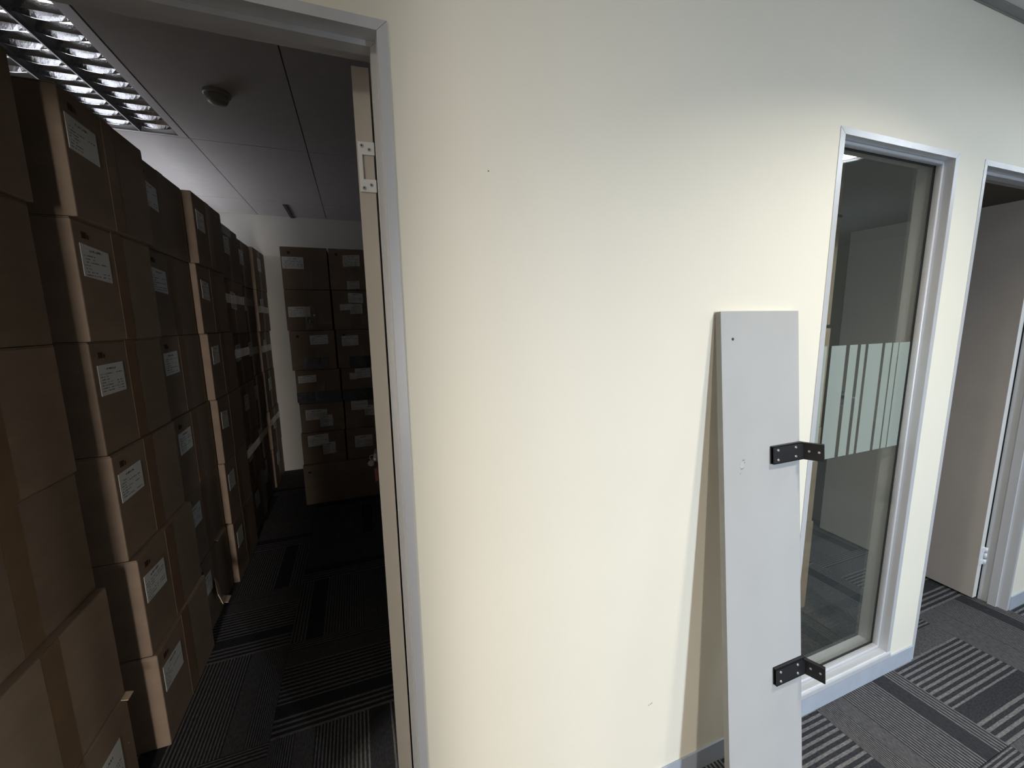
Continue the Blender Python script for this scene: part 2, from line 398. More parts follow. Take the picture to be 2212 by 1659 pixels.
# skirtings on the corridor face
def skirt(name, segs, label):
    b = MB()
    for (x0, x1) in segs: b.box(x0, x1, -0.006, -0.0002, 0, 0.0755)
    o = b.build(name, M_SKIRT); tag(o, label, 'skirting', kind='structure'); return o
skirt('baseboard_front', [(D1R + TR + 0.001, W0 - 0.0215)], 'blue-grey skirting along the wall behind the leaning board')
skirt('baseboard_window', [(W0 - 0.0215, D2L - TR - 0.001)], 'blue-grey skirting under the tall window')
skirt('baseboard_right', [(D2R + TR + 0.001, 6.9)], 'blue-grey skirting to the right of the open door')
o = MB().box(-1.5, -1.2, ROOM_Y - 0.008, ROOM_Y - 0.0002, 0, 0.0755).build('baseboard_back', M_SKIRT); tag(o, 'skirting at the foot of the storeroom end wall', 'skirting', kind='structure')

# ------------------------------------------------------------------ ceiling
ce = MB().box(-4.1, 7.1, -5.6, ROOM_Y + 0.1, 2.69, 2.75).build('ceiling', M_SLAB)
tag(ce, 'suspended ceiling of pale panels over the rooms and corridor', 'ceiling', kind='structure')
G = 0.0028
def ctile(x0, x1, y0, y1, hole=None):
    b = MB()
    x0 += G; x1 -= G; y0 += G; y1 -= G
    if hole is None: b.box(x0, x1, y0, y1, CEIL, CEIL + 0.016)
    else:
        hxx, hyy, r = hole; n = 64
        def ring(z):
            inn, out = [], []
            for i in range(n):
                a = 2 * math.pi * i / n; c, s_ = math.cos(a), math.sin(a)
                inn.append(b.bm.verts.new((hxx + r * c, hyy + r * s_, z)))
                tx = ((x1 - hxx) / c if c > 1e-9 else ((x0 - hxx) / c if c < -1e-9 else 1e9))
                ty = ((y1 - hyy) / s_ if s_ > 1e-9 else ((y0 - hyy) / s_ if s_ < -1e-9 else 1e9))
                t_ = min(tx, ty)
                out.append(b.bm.verts.new((hxx + t_ * c, hyy + t_ * s_, z)))
            return inn, out
        i0, o0 = ring(CEIL); i1, o1 = ring(CEIL + 0.016)
        for i in range(n):
            j = (i + 1) % n
            b.bm.faces.new((i0[i], i0[j], o0[j], o0[i])); b.bm.faces.new((i1[i], o1[i], o1[j], i1[j])); b.bm.faces.new((i0[i], i1[i], i1[j], i0[j])); b.bm.faces.new((o0[i], o0[j], o1[j], o1[i]))
    return b.build('ceiling_tile', M_CEIL, ce)
# storeroom grid
xs = [-1.55, -1.4, -0.8, -0.2, 0.4, 0.62]; ys = [T, 0.87, 2.07, 3.29, ROOM_Y]
for i in range(5):
    for j in range(4):
        if i == 1 and j == 1: continue
        ctile(xs[i], xs[i + 1], ys[j], ys[j + 1])
gb = MB()
for x_ in xs[1:-1]: gb.box(x_ - 0.012, x_ + 0.012, T, ROOM_Y, CEIL + 0.0165, CEIL + 0.02) if abs(x_ + 1.1) > 0.31 else (gb.box(x_ - 0.012, x_ + 0.012, T, 0.87, CEIL + 0.0165, CEIL + 0.02), gb.box(x_ - 0.012, x_ + 0.012, 2.07, ROOM_Y, CEIL + 0.0165, CEIL + 0.02))
for y_ in ys[1:-1]: gb.box(-0.79, 0.6, y_ - 0.012, y_ + 0.012, CEIL + 0.0165, CEIL + 0.02)
gb.build('ceiling_grid', M_GREYTRIM, ce)
# next room
for x0, x1 in ((0.72, 1.6), (1.6, 2.2), (2.2, 2.8), (2.8, 3.19)):
    for y0, y1 in ((T, 0.87), (0.87, 2.07), (2.07, ROOM_Y)): ctile(x0, x1, y0, y1)
ctile(3.29, 7.0, T, ROOM_Y)
# corridor
DL = [(-1.95, -0.87), (1.55, -0.87), (3.13, -0.915), (4.55, -0.87)]
DLR = 0.125
x = -4.0; edges = []
for cxx, cyy in DL:
    while x + 1.2 < cxx - 0.3 - 0.05: edges.append((x, x + 1.2, None)); x += 1.2
    if cxx - 0.3 - x > 0.02: edges.append((x, cxx - 0.3, None))
    edges.append((cxx - 0.3, cxx + 0.3, (cxx, cyy, DLR))); x = cxx + 0.3
while x < 6.99: edges.append((x, min(7.0, x + 1.2), None)); x = min(7.0, x + 1.2)
for a, b_, h in edges: ctile(a, b_, -1.17, -0.57, h)
x = -4.0
while x < 6.99: ctile(x, min(7.0, x + 1.2), -0.57, -0.028); x += 1.2
for (c_, d_) in ((-2.37, -1.17), (-3.57, -2.37), (-4.77, -3.57), (-5.5, -4.77)): ctile(-4, 7, c_, d_)
o = MB().box(-4, 7, -0.03, -0.0003, CEIL - 0.003, CEIL + 0.002).box(-4, 7, -0.004, -0.0003, CEIL - 0.006, CEIL + 0.002).build('trim_1', M_GREYTRIM)
tag(o, 'dark grey angle trim where the corridor wall meets the ceiling', 'trim', kind='structure')

# ------------------------------------------------------------------ corridor downlights and office batten
def downlight(c, lamp, label, rec=0.090):
    e = empty('downlight', (c[0], c[1], CEIL)); tag(e, label, 'downlight', 'round corridor downlights')
    MB().lathe([(DLR - 0.004, 0.0), (DLR + 0.018, 0.0), (DLR + 0.018, -0.005), (DLR + 0.005, -0.009), (DLR - 0.008, -0.005), (DLR - 0.010, 0.004), (DLR - 0.004, 0.0)], (0, 0, 0), 64).build('trim_ring', M_WHITEMET, e, True)
    MB().lathe([(DLR - 0.004, 0.001), (DLR - 0.008, rec * 0.55), (DLR - (0.035 if rec > 0.05 else 0.0105), rec + 0.004)], (0, 0, 0), 64).build('reflector', M_REFL, e, True)
    rd = DLR - (0.036 if rec > 0.05 else 0.0115)
    MB().lathe([(0, rec), (rd, rec), (rd + 0.001, rec + 0.005), (0, rec + 0.005)], (0, 0, 0), 64).build('diffuser', lamp, e)
    return e
downlight(DL[0], M_LAMP0, 'warm round downlight in the corridor ceiling left of the storeroom doorway', 0.022)
downlight(DL[1], M_LAMP, 'warm round downlight in the corridor ceiling above the leaning board')
downlight(DL[2], M_LAMP3, 'cool round downlight mirrored in the top of the tall window', 0.012)
downlight(DL[3], M_LAMP3, 'cool round downlight farthest along the corridor ceiling', 0.012)

# ------------------------------------------------------------------ door frames
def jamb_set(e, L_, R_, hinge_side='R'):
    g = 0.0004
    # mitred face trims, both sides of the wall
    for (y0, y1) in ((-0.0018, -0.0002), (T - 0.0015, T + 0.003)):
        MB().prism([(L_ - TR, HEAD + TR), (R_ + TR, HEAD + TR), (R_, HEAD), (L_, HEAD)], 1, y0, y1).build('head_trim', M_ALU, e)
        MB().prism([(R_ + g, 0), (R_ + TR, 0), (R_ + TR, HEAD + TR - 2 * g), (R_ + g, HEAD - 2 * g)], 1, y0, y1).build('jamb_trim', M_ALU, e)
        MB().prism([(L_ - g, 0), (L_ - TR, 0), (L_ - TR, HEAD + TR - 2 * g), (L_ - g, HEAD - 2 * g)], 1, y0, y1).build('jamb_trim', M_ALU, e)
    # lining, and the door stop that runs round it
    s0, s1, st = 0.0345, 0.066, 0.0105
    MB().box(R_, R_ + 0.0075, -0.0001, T, 0, HEAD).build('jamb', M_ALU, e)
    MB().box(L_ - 0.0075, L_, -0.0001, T, 0, HEAD).build('jamb', M_ALU, e)
    MB().box(L_ - 0.0075, R_ + 0.0075, -0.0001, T, HEAD + 0.0001, HEAD + 0.0075).build('head', M_ALU, e)
    gp = 0.0007
    MB().prism([(L_ + 0.0001, HEAD), (R_ - 0.0001, HEAD), (R_ - st, HEAD - st), (L_ + st, HEAD - st)], 1, s0, s1).build('head_stop', M_ALU, e)
    MB().prism([(R_ - 0.0001, 0), (R_ - 0.0001, HEAD - gp), (R_ - st, HEAD - st - gp), (R_ - st, 0)], 1, s0, s1).build('door_stop', M_ALU, e)
    MB().prism([(L_ + 0.0001, 0), (L_ + 0.0001, HEAD - gp), (L_ + st, HEAD - st - gp), (L_ + st, 0)], 1, s0, s1).build('door_stop', M_ALU, e)
def leaf(e, px, py, ang, width, thick, edge_mat):
    # door leaf hinged at its near edge, running into the room; local +y along the leaf, x from 0 to thick
    d = empty('door_leaf', (px, py, 0), ang); d.parent = e
    MB().box(0, thick, 0.0012, width, 0.012, 2.068).build('leaf_panel', M_LEAF, d)
    MB().box(0, thick, 0, 0.0012, 0.012, 2.068).build('edge_strip', edge_mat, d)
    return d
d1 = empty('door_1', (0, 0, 0)); tag(d1, 'doorway with satin aluminium frame and taupe door open into the storeroom', 'door', kind='structure')
jamb_set(d1, D1L, D1R)
L1 = leaf(d1, 0.0285, 0.106, math.radians(-5.0), 0.80, 0.0345, M_EDGE)
def U_hinge(parent, x0, x1, z0, z1):
    # flush hinge plate: C shaped, open towards the jamb
    t = 0.008; zc0, zc1 = z0 + 0.026, z1 - 0.026
    h = MB().prism([(x0, z0), (x1, z0), (x1, zc0), (x0 + t, zc0), (x0 + t, zc1), (x1, zc1), (x1, z1), (x0, z1)], 1, -0.0025, 0.0005).build('hinge_plate', M_HINGE, parent)
    for (sx_, sz_) in ((x0 + 0.008, z1 - 0.008), (x0 + 0.023, z1 - 0.0155), (x0 + 0.023, z0 + 0.0145), (x0 + 0.008, z0 + 0.008)):
        c = MB().cyl((sx_, -0.0024, sz_), (sx_, -0.0034, sz_), 0.0042, 0.0036, 14).build('screw', M_STEEL, h)
        MB().cyl((sx_, -0.00335, sz_), (sx_, -0.0036, sz_), 0.0016, n=8).build('screw_recess', M_GASKET, h)
    return h
U_hinge(L1, 0.0030, 0.0366, 1.819, 1.921)
def lever(parent, x, y, z, sgn, toward):
    b = MB().cyl((x, y, z), (x + sgn * 0.008, y, z), 0.026, n=24)
    b.cyl((x + sgn * 0.006, y, z), (x + sgn * 0.050, y, z), 0.0095, n=14)
    b.cyl((x + sgn * 0.048, y - toward * 0.004, z), (x + sgn * 0.048, y + toward * 0.12, z), 0.0085, n=14)
    return b.build('lever_handle', M_STEEL, parent, True)
lever(L1, 0.0, 0.755, 1.003, -1, -1)
MB().cyl((0, 0.755, 0.925), (-0.012, 0.755, 0.925), 0.015, n=20).build('lock_cylinder', M_STEEL, L1, True)
# the keys hang from the lock of the storeroom door
k = empty('key_bunch', (0.030, 0.862, 0.985)); tag(k, 'bunch of keys with grey fob and red tag hanging beside the door edge', 'keys')
MB().cyl((0.062, 0, -0.060), (0.004, 0, -0.020), 0.0016, n=8).build('key', M_STEEL, k)
MB().torus((0, 0, -0.010), 0.012, 0.0012, (0, 1, 0.2)).build('key_ring', M_STEEL, k)
MB().cyl((-0.008, -0.002, -0.034), (-0.008, 0.002, -0.034), 0.0125, n=22).build('fob', M_FOB, k)
MB().box(-0.0095, -0.0065, -0.001, 0.001, -0.023, -0.010).build('fob_strap', M_FOB, k)
MB().prism([(0.003, -0.060), (0.016, -0.052), (0.022, -0.075), (0.018, -0.112), (0.006, -0.118), (0.004, -0.09)], 1, -0.003, 0.003).bevel(0.001, 1).build('tag', M_RED, k)

d2 = empty('door_2', (0, 0, 0)); tag(d2, 'doorway with satin aluminium frame and taupe door beyond the tall window', 'door', kind='structure')
jamb_set(d2, D2L, D2R)
L2 = leaf(d2, 3.026, 0.110, math.radians(-2.4), 0.81, 0.034, M_EDGE_LIT)
h2 = MB().box(0.004, 0.034, -0.002, 0.0006, 0.205, 0.305).build('hinge_plate', M_HINGE, L2)
for zz in (0.205, 0.240, 0.272): MB().cyl((0.0375, -0.0075, zz), (0.0375, -0.0075, zz + 0.030), 0.0060, n=14).build('knuckle', M_HINGE, h2, True)
for zz in (0.215, 0.283): MB().box(0.012, 0.036, -0.0045, -0.0019, zz - 0.008, zz + 0.018).build('hinge_arm', M_HINGE, h2)
lever(L2, 0.0, 0.752, 1.003, -1, -1)
k2 = empty('key_bunch', (2.99, 0.852, 0.965)); tag(k2, 'dark keys hanging from the taupe door behind the frosted band', 'keys')
MB().cyl((0.062, 0, -0.03), (0.0, 0, -0.03), 0.0016, n=8).build('key', M_STEEL, k2)
MB().torus((0, 0, -0.040), 0.011, 0.0013, (0, 1, 0.2)).build('key_ring', M_STEEL, k2)
MB().box(-0.010, 0.010, -0.003, 0.003, -0.105, -0.050).bevel(0.002, 1).build('tag', M_BLACK, k2)

# ------------------------------------------------------------------ tall window
wn = empty('window_1', (0, 0, 0)); tag(wn, 'tall narrow window with aluminium frame and striped frosted band', 'window', kind='structure')
OW = 0.0235
g = 0.0004
for (y0, y1) in ((-0.0018, -0.0002), (T - 0.0015, T + 0.003)):
    MB().prism([(W0 - OW, WZ1 + TR), (W1 + OW, WZ1 + TR), (W1, WZ1), (W0, WZ1)], 1, y0, y1).build('head_trim', M_ALU, wn)
    MB().prism([(W1 + g, WZ0), (W1 + OW, 0.0765), (W1 + OW, WZ1 + TR - 2 * g), (W1 + g, WZ1 - 2 * g)], 1, y0, y1).build('side_trim', M_ALU, wn)
    MB().prism([(W0 - g, WZ0), (W0 - OW, 0.0765), (W0 - OW, WZ1 + TR - 2 * g), (W0 - g, WZ1 - 2 * g)], 1, y0, y1).build('side_trim', M_ALU, wn)
# bull-nosed sill
prof = [(-0.0065, 0.077), (T, 0.077), (T, 0.104), (0.004, 0.104)]
for i in range(1, 7):
    a = math.pi / 2 + i * math.pi / 12; prof.append((0.004 + 0.0105 * math.cos(a), 0.0935 + 0.0105 * math.sin(a)))
MB().prism(prof, 0, W0 - OW + 0.001, W1 + OW - 0.001).build('sill', M_ALU, wn)
def lining(x0, x1, z0, z1): return MB().box(x0, x1, -0.0001, T, z0, z1)
lining(W1, W1 + 0.0075, WZ0, WZ1).build('side_lining', M_ALU, wn); lining(W0 - 0.0075, W0, WZ0, WZ1).build('side_lining', M_ALU, wn)
lining(W0, W1, WZ1, WZ1 + 0.0075).build('head_lining', M_ALU, wn)
BD = 0.011
def bead(x0, x1, z0, z1): return MB().box(x0, x1, 0.026, 0.049, z0, z1).bevel(0.004, 3)
bead(W1 - BD, W1 - 0.0002, WZ0, WZ1).build('glazing_bead', M_ALU, wn, True); bead(W0 + 0.0002, W0 + BD, WZ0, WZ1).build('glazing_bead', M_ALU, wn, True)
bead(W0, W1, WZ1 - BD, WZ1 - 0.0002).build('glazing_bead', M_ALU, wn, True); bead(W0, W1, WZ0 + 0.0002, WZ0 + BD).build('glazing_bead', M_ALU, wn, True)
gx0, gx1, gz0, gz1 = W0 + 0.003, W1 - 0.003, WZ0 + 0.003, WZ1 - 0.003
gk = 0.0125
for a in ((gx1 - gk, gx1, gz0, gz1), (gx0, gx0 + gk, gz0, gz1), (gx0, gx1, gz1 - gk, gz1), (gx0, gx1, gz0, gz0 + gk)):
    MB().box(a[0], a[1], 0.0492, 0.0515, a[2], a[3]).build('gasket', M_GASKET, wn)
MB().box(gx0, gx1, 0.0518, 0.0575, gz0, gz1).build('pane', M_GLASS, wn)
# frosted film: vertical strips with clear gaps between them
cuts = [(1.450, 1.535), (1.558, 1.637), (1.657, 1.701), (1.7195, 1.747), (1.763, 1.846), (1.863, 1.905), (1.9135, 1.946), (1.953, 2.0195)]
for a, b_ in cuts: MB().box(a, b_, 0.0508, 0.0515, 1.0125, 1.430).build('frosted_strip', M_FROST, wn)
# storeroom window behind the cartons
w2 = empty('window_2', (-1.55, 2.85, 1.675)); tag(w2, 'storeroom side window hidden behind the stacked cartons', 'window', kind='structure')
for a in ((-0.03, 0.0, -0.75, -0.70, -0.675, 0.675), (-0.03, 0.0, 0.70, 0.75, -0.675, 0.675), (-0.03, 0.0, -0.70, 0.70, -0.675, -0.63), (-0.03, 0.0, -0.70, 0.70, 0.64, 0.675), (-0.03, 0.0, -0.02, 0.02, -0.63, 0.64)):
    MB().box(*a).build('frame_bar', M_ALU, w2)

# ------------------------------------------------------------------ leaning board with two brackets
# local frame: x across, z up the board, y = 0 front face, +y to the back
TILT = math.atan(0.0998)
bd = empty('leaning_board', (0.9557, -0.1747, 0)); bd.rotation_euler = (-TILT, 0, 0)
tag(bd, 'long grey laminate board leaning on the wall with two black brackets', 'board')
BW, BT = 0.3122, 0.018
BLn = 1.5515 / math.cos(TILT)
MB().box(0, BW, 0.0003, BT - 0.0003, 0.0018, BLn - 0.0005).build('panel', M_BOARD, bd)
MB().box(-0.0008, 0.0, 0, BT, 0.0018, BLn).build('edge_strip', M_BEDGE, bd)
MB().box(BW, BW + 0.0006, 0, BT, 0.0018, BLn).build('edge_strip', M_BOARD, bd)
MB().box(0, BW, 0, BT, BLn - 0.0005, BLn).build('edge_strip', M_BOARD, bd)
MB().cyl((0.0433, 0.0004, 1.474 / math.cos(TILT)), (0.0433, -0.0004, 1.474 / math.cos(TILT)), 0.0042, n=14).build('drilled_hole', M_HOLE, bd)
for (cx_, cz_, pts) in ((0.0705, 1.110, [(-0.008, -0.004), (-0.002, -0.009), (0.006, -0.006), (0.008, -0.003), (0.0, -0.0055)]), (0.074, 1.128, [(-0.004, 0.0), (0.004, -0.002), (0.009, 0.001), (0.002, 0.002)]), (0.063, 1.088, [(-0.002, 0.0), (0.001, 0.0015), (0.003, 0.004), (0, 0.002)]), (0.079, 1.119, [(0, 0), (0.004, 0.001), (0.0045, 0.003), (0.001, 0.002)])):
    MB().prism([(cx_ + p[0], cz_ + p[1]) for p in pts], 1, -0.0003, 0.0004).build('chip', M_BEDGE, bd)
MB().prism([(0.062 + 0.014 * math.cos(a) * 0.55 + 0.008, 1.112 + 0.014 * math.sin(a) * 0.8) for a in [i * math.pi / 6 for i in range(12)]], 1, -0.00015, 0.0004).build('scuff', mat('pale_scuff', (0.47, 0.475, 0.475), 0.5), bd)
def bracket(zc):
    h = 0.027; dp = 0.012
    x0, xb = 0.186, 0.3165
    br = MB()
    # base leaf as a shallow channel lying on the board
    br.box(x0, xb, -0.0030, -0.0002, zc - h, zc + h)
    br.box(x0, xb, -dp, -0.0002, zc + h - 0.003, zc + h); br.box(x0, xb, -dp, -0.0002, zc - h, zc - h + 0.003)
    br.box(x0, xb, -dp, -dp + 0.003, zc - h, zc + h)
    # second leaf standing out towards the corridor
    a = math.radians(14)
    mt_ = Matrix.Translation((xb - 0.001, -dp + 0.001, 0)) @ Matrix.Rotation(-a * -1, 4, 'Z')
    br.box(-0.003, 0.001, -0.054, 0.0, zc - h, zc + h, mt_)
    br.box(-0.012, 0.001, -0.054, 0.0, zc + h - 0.003, zc + h, mt_)
    b = br.build('bracket', M_BLACK, bd)
    for (sx_, dz) in ((0.2035, 0.0145), (0.2035, -0.0150), (0.2795, 0.0145), (0.2795, -0.0135)):
        MB().cyl((sx_, -dp - 0.0001, zc + dz), (sx_, -dp - 0.0022, zc + dz), 0.0040, 0.0032, 14).build('screw', M_STEEL, b, False)
    for yy in (-0.016, -0.042):
        p0 = mt_ @ Vector((-0.0029, yy, zc)); p1 = mt_ @ Vector((-0.0036, yy, zc))
        MB().cyl(p0, p1, 0.0034, n=12).build('screw', M_STEEL, b)
bracket(1.1235 / math.cos(TILT)); bracket(0.4300 / math.cos(TILT))

# ------------------------------------------------------------------ cartons
ORD = ['bottom', 'second', 'third', 'fourth', 'fifth', 'top']
def uv_face(o, axis_u, axis_v, flip=False):
    me = o.data; uvl = me.uv_layers.new(name='UVMap')
    cs = [v.co for v in me.vertices]
    u0 = min(c[axis_u] for c in cs); u1 = max(c[axis_u] for c in cs); v0 = min(c[axis_v] for c in cs); v1 = max(c[axis_v] for c in cs)
    for lp in me.loops:
        c = me.vertices[lp.vertex_index].co
        u = (c[axis_u] - u0) / (u1 - u0); uvl.data[lp.index].uv = (1 - u if flip else u, (c[axis_v] - v0) / (v1 - v0))
def paper_side(parent, x, y0, y1, z0, z1, skew=0.0):
    b = MB(); v = [(y0, z0), (y1, z0 + skew), (y1, z1 + skew), (y0, z1)]
    b.prism(v, 0, x + 0.0003, x + 0.0012); o = b.build('paper_label', M_PAPER, parent); uv_face(o, 1, 2); return o
def paper_front(parent, y, x0, x1, z0, z1, skew=0.0):
    b = MB(); v = [(x0, z0), (x1, z0 + skew), (x1, z1 + skew), (x0, z1)]
    b.prism(v, 1, y - 0.0012, y - 0.0003); o = b.build('paper_label', M_PAPER, parent); uv_face(o, 0, 2); return o
def carton(name, x0, x1, y0, y1, z0, z1, label, group, rz=0.0, m=None, tape_side=True, tape_front=False, flap=True):
    """closed carton; origin at the middle of its base, side face towards +x, front face towards -y"""
    m = m or M_CARD
    e = empty(name, ((x0 + x1) / 2, (y0 + y1) / 2, z0), rz); tag(e, label, 'carton', group)
    hx_, hy_, H = (x1 - x0) / 2, (y1 - y0) / 2, z1 - z0
    f = 0.0035
    b = MB().box(-hx_, hx_, -hy_, hy_, 0.001, H - f); b.bevel(0.004, 2)
    b.build('body', m, e)
    # two top flaps meeting along y, the tape over them running down the side face
    for s in (-1, 1):
        MB().box(-hx_ + 0.002, hx_ - 0.002, min(s * 0.0012, s * (hy_ - 0.001)), max(s * 0.0012, s * (hy_ - 0.001)), H - f, H - 0.0005).build('flap', m, e)
    if tape_side:
        MB().box(hx_ - 0.0001, hx_ + 0.0006, -0.034, 0.034, 0.004, H - 0.0008).build('tape', M_TAPE, e)
    if tape_front:
        MB().box(-0.034, 0.034, -hy_ - 0.0006, -hy_ + 0.0001, H * 0.3, H - 0.0008).build('tape', M_TAPE, e)
    return e, hx_, hy_, H
LEV = [0.0, 0.376, 0.745, 1.119, 1.489, 1.864, 2.232]
cols = [
    ('nearest the doorway', 0.120, 0.628, [-0.773, -0.774, -0.797, -0.790, -0.790, -0.776]),
    ('second from the doorway', 0.768, 1.276, [-0.743, -0.754, -0.776, -0.784, -0.775, -0.755]),
    ('third from the doorway', 1.290, 1.790, [-0.785, -0.790, -0.788, -0.796, -0.800, -0.792]),
    ('fourth from the doorway', 1.806, 2.310, [-0.757, -0.760, -0.757, -0.762, -0.775, -0.755]),
    ('fifth from the doorway', 2.325, 2.828, [-0.785, -0.788, -0.782, -0.790, -0.786, -0.788]),
    ('second from the far wall', 2.842, 3.342, [-0.815, -0.822, -0.818, -0.824, -0.826, -0.820]),
    ('nearest the far wall', 3.356, 3.815, [-0.800, -0.797, -0.803, -0.806, -0.795, -0.792]),
]
rng = random.Random(3)
for ci, (cname, y0, y1, faces) in enumerate(cols):
    for li in range(6):
        fx = faces[li]; z0, z1 = LEV[li], LEV[li + 1]
        if ci >= 4: z0 = LEV[li] * 0.988; z1 = LEV[li + 1] * 0.988
        lab = 'brown %s carton of the left-hand stack %s' % (ORD[li] if li in (0, 5) else ORD[li] + ' up', cname)
        e, hx_, hy_, H = carton('carton', fx - 0.385, fx, y0, y1, z0, z1, lab, 'cartons stacked along the left of the storeroom', rz=rng.uniform(-0.004, 0.004))
        jy, jz = rng.uniform(-0.006, 0.006), rng.uniform(-0.006, 0.006)
        if ci == 0:
            if li == 0:
                paper_side(e, hx_, 0.035, 0.185, H - 0.225, H - 0.10)
                MB().cyl((hx_ + 0.0006, 0.222, H - 0.16), (hx_ + 0.0012, 0.222, H - 0.16), 0.003, n=10).build('staple', M_STEEL, e)
        elif ci in (1, 2, 3):
            off = {1: 0.022, 2: 0.035, 3: 0.045}[ci]
            zt = H - 0.075 if ci == 1 else H - 0.078
            wdt = 0.155 if ci == 1 else (0.15 if ci == 2 else 0.12)
            paper_side(e, hx_, -hy_ + off + jy, -hy_ + off + wdt + jy, zt - 0.10 + jz, zt + jz, rng.uniform(-0.012, 0.006))
            if ci in (1, 2):
                MB().box(hx_ + 0.0003, hx_ + 0.0009, -hy_ + off + 0.020, -hy_ + off + 0.045, H - 0.054, H - 0.034).box(hx_ + 0.0003, hx_ + 0.0009, -hy_ + off + 0.050, -hy_ + off + 0.058, H - 0.054, H - 0.040).build('printed_mark', M_MARK, e)
        else:
            off = rng.uniform(0.10, 0.16)
            paper_side(e, hx_, -hy_ + off, -hy_ + off + 0.13, H - 0.19 + jz, H - 0.075 + jz, rng.uniform(-0.01, 0.01))
            if li in (1, 3, 4):
                z = H * rng.uniform(0.5, 0.75)
                MB().box(hx_ + 0.0014, hx_ + 0.0022, -hy_ + 0.004, hy_ - 0.004, z - 0.03, z + 0.03).build('clear_tape', M_CLEARTAPE, e)
                MB().box(-hx_ + 0.01, hx_, -hy_ - 0.0022, -hy_ - 0.0012, z - 0.03, z + 0.03).build('clear_tape', M_CLEARTAPE, e)
        if ci == 4 and li == 5:
            MB().box(-hx_, hx_ + 0.002, -hy_ + 0.03, hy_ - 0.16, H - 0.07, H + 0.006).bevel(0.012, 2).build('black_wrap', M_DARKBLUE, e)
        # torn flaps low down on the third stack
        if ci == 2 and li == 0:
            MB().box(-0.0015, 0.0015, -0.10, 0.10, -0.030, 0.030, Matrix.Translation((hx_ + 0.034, -0.105, 0.195)) @ Matrix.Rotation(0.35, 4, 'Z') @ Matrix.Rotation(-0.25, 4, 'Y')).build('torn_flap', M_CARD_LIT, e)
            MB().box(0, 0.040, -0.03, 0.03, -0.0015, 0.0015, Matrix.Translation((hx_ - 0.002, 0.03, 0.060)) @ Matrix.Rotation(0.3, 4, 'Y')).build('torn_flap', M_CARD_LIT, e)
        if ci == 2 and li == 1:
            MB().box(0, 0.022, -0.05, 0.10, -0.0015, 0.0015, Matrix.Translation((hx_ - 0.001, 0.1, 0.02)) @ Matrix.Rotation(0.5, 4, 'Y')).build('torn_flap', M_CARD, e)
        if ci == 0 and li == 0:
            MB().box(0, 0.02, hy_ - 0.03, hy_ + 0.004, -0.0012, 0.0012, Matrix.Translation((hx_ - 0.002, 0.0, H - 0.006)) @ Matrix.Rotation(0.25, 4, 'Y')).build('torn_flap', M_CARD_LIT, e)

# end stack in front of the far wall: two columns on one wide carton
BY = 2.840
zl = [0.3515, 0.625, 0.89, 1.157, 1.480, 1.806, 2.136]
e, hx_, hy_, H = carton('carton', -0.4945, 0.20, BY - 0.02, BY + 0.46, 0.0, 0.3505, 'wide plain carton at the foot of the far double stack', 'cartons stacked in front of the far wall', tape_side=False)
MB().box(-hx_ + 0.035, -hx_ + 0.06, -hy_ - 0.0009, -hy_ - 0.0002, H - 0.07, H - 0.055).build('printed_mark', M_MARK, e)
# paper labels measured on the end stack: column, level, x0, x1, z0, z1
PL = {('L', 5): [(-0.504, -0.352, 1.968, 2.060)], ('L', 4): [(-0.494, -0.335, 1.590, 1.672)], ('L', 3): [(-0.355, -0.220, 1.365, 1.440)],
      ('L', 2): [(-0.470, -0.335, 1.050, 1.110)], ('L', 1): [(-0.440, -0.275, 0.735, 0.822), (-0.335, -0.235, 0.668, 0.765)],
      ('L', 0): [(-0.440, -0.280, 0.505, 0.600), (-0.330, -0.230, 0.425, 0.525)],
      ('R', 5): [(-0.060, 0.070, 1.995, 2.085), (-0.040, 0.055, 1.812, 1.878)], ('R', 4): [(-0.040, 0.075, 1.705, 1.785), (-0.110, -0.015, 1.640, 1.690), (-0.030, 0.065, 1.610, 1.690)],
      ('R', 3): [(-0.115, 0.015, 1.345, 1.430)], ('R', 2): [(-0.030, 0.095, 1.065, 1.150), (-0.075, -0.02, 1.06, 1.115)],
      ('R', 1): [(-0.080, 0.055, 0.790, 0.880), (0.025, 0.105, 0.735, 0.825)], ('R', 0): [(-0.072, 0.075, 0.455, 0.560)]}
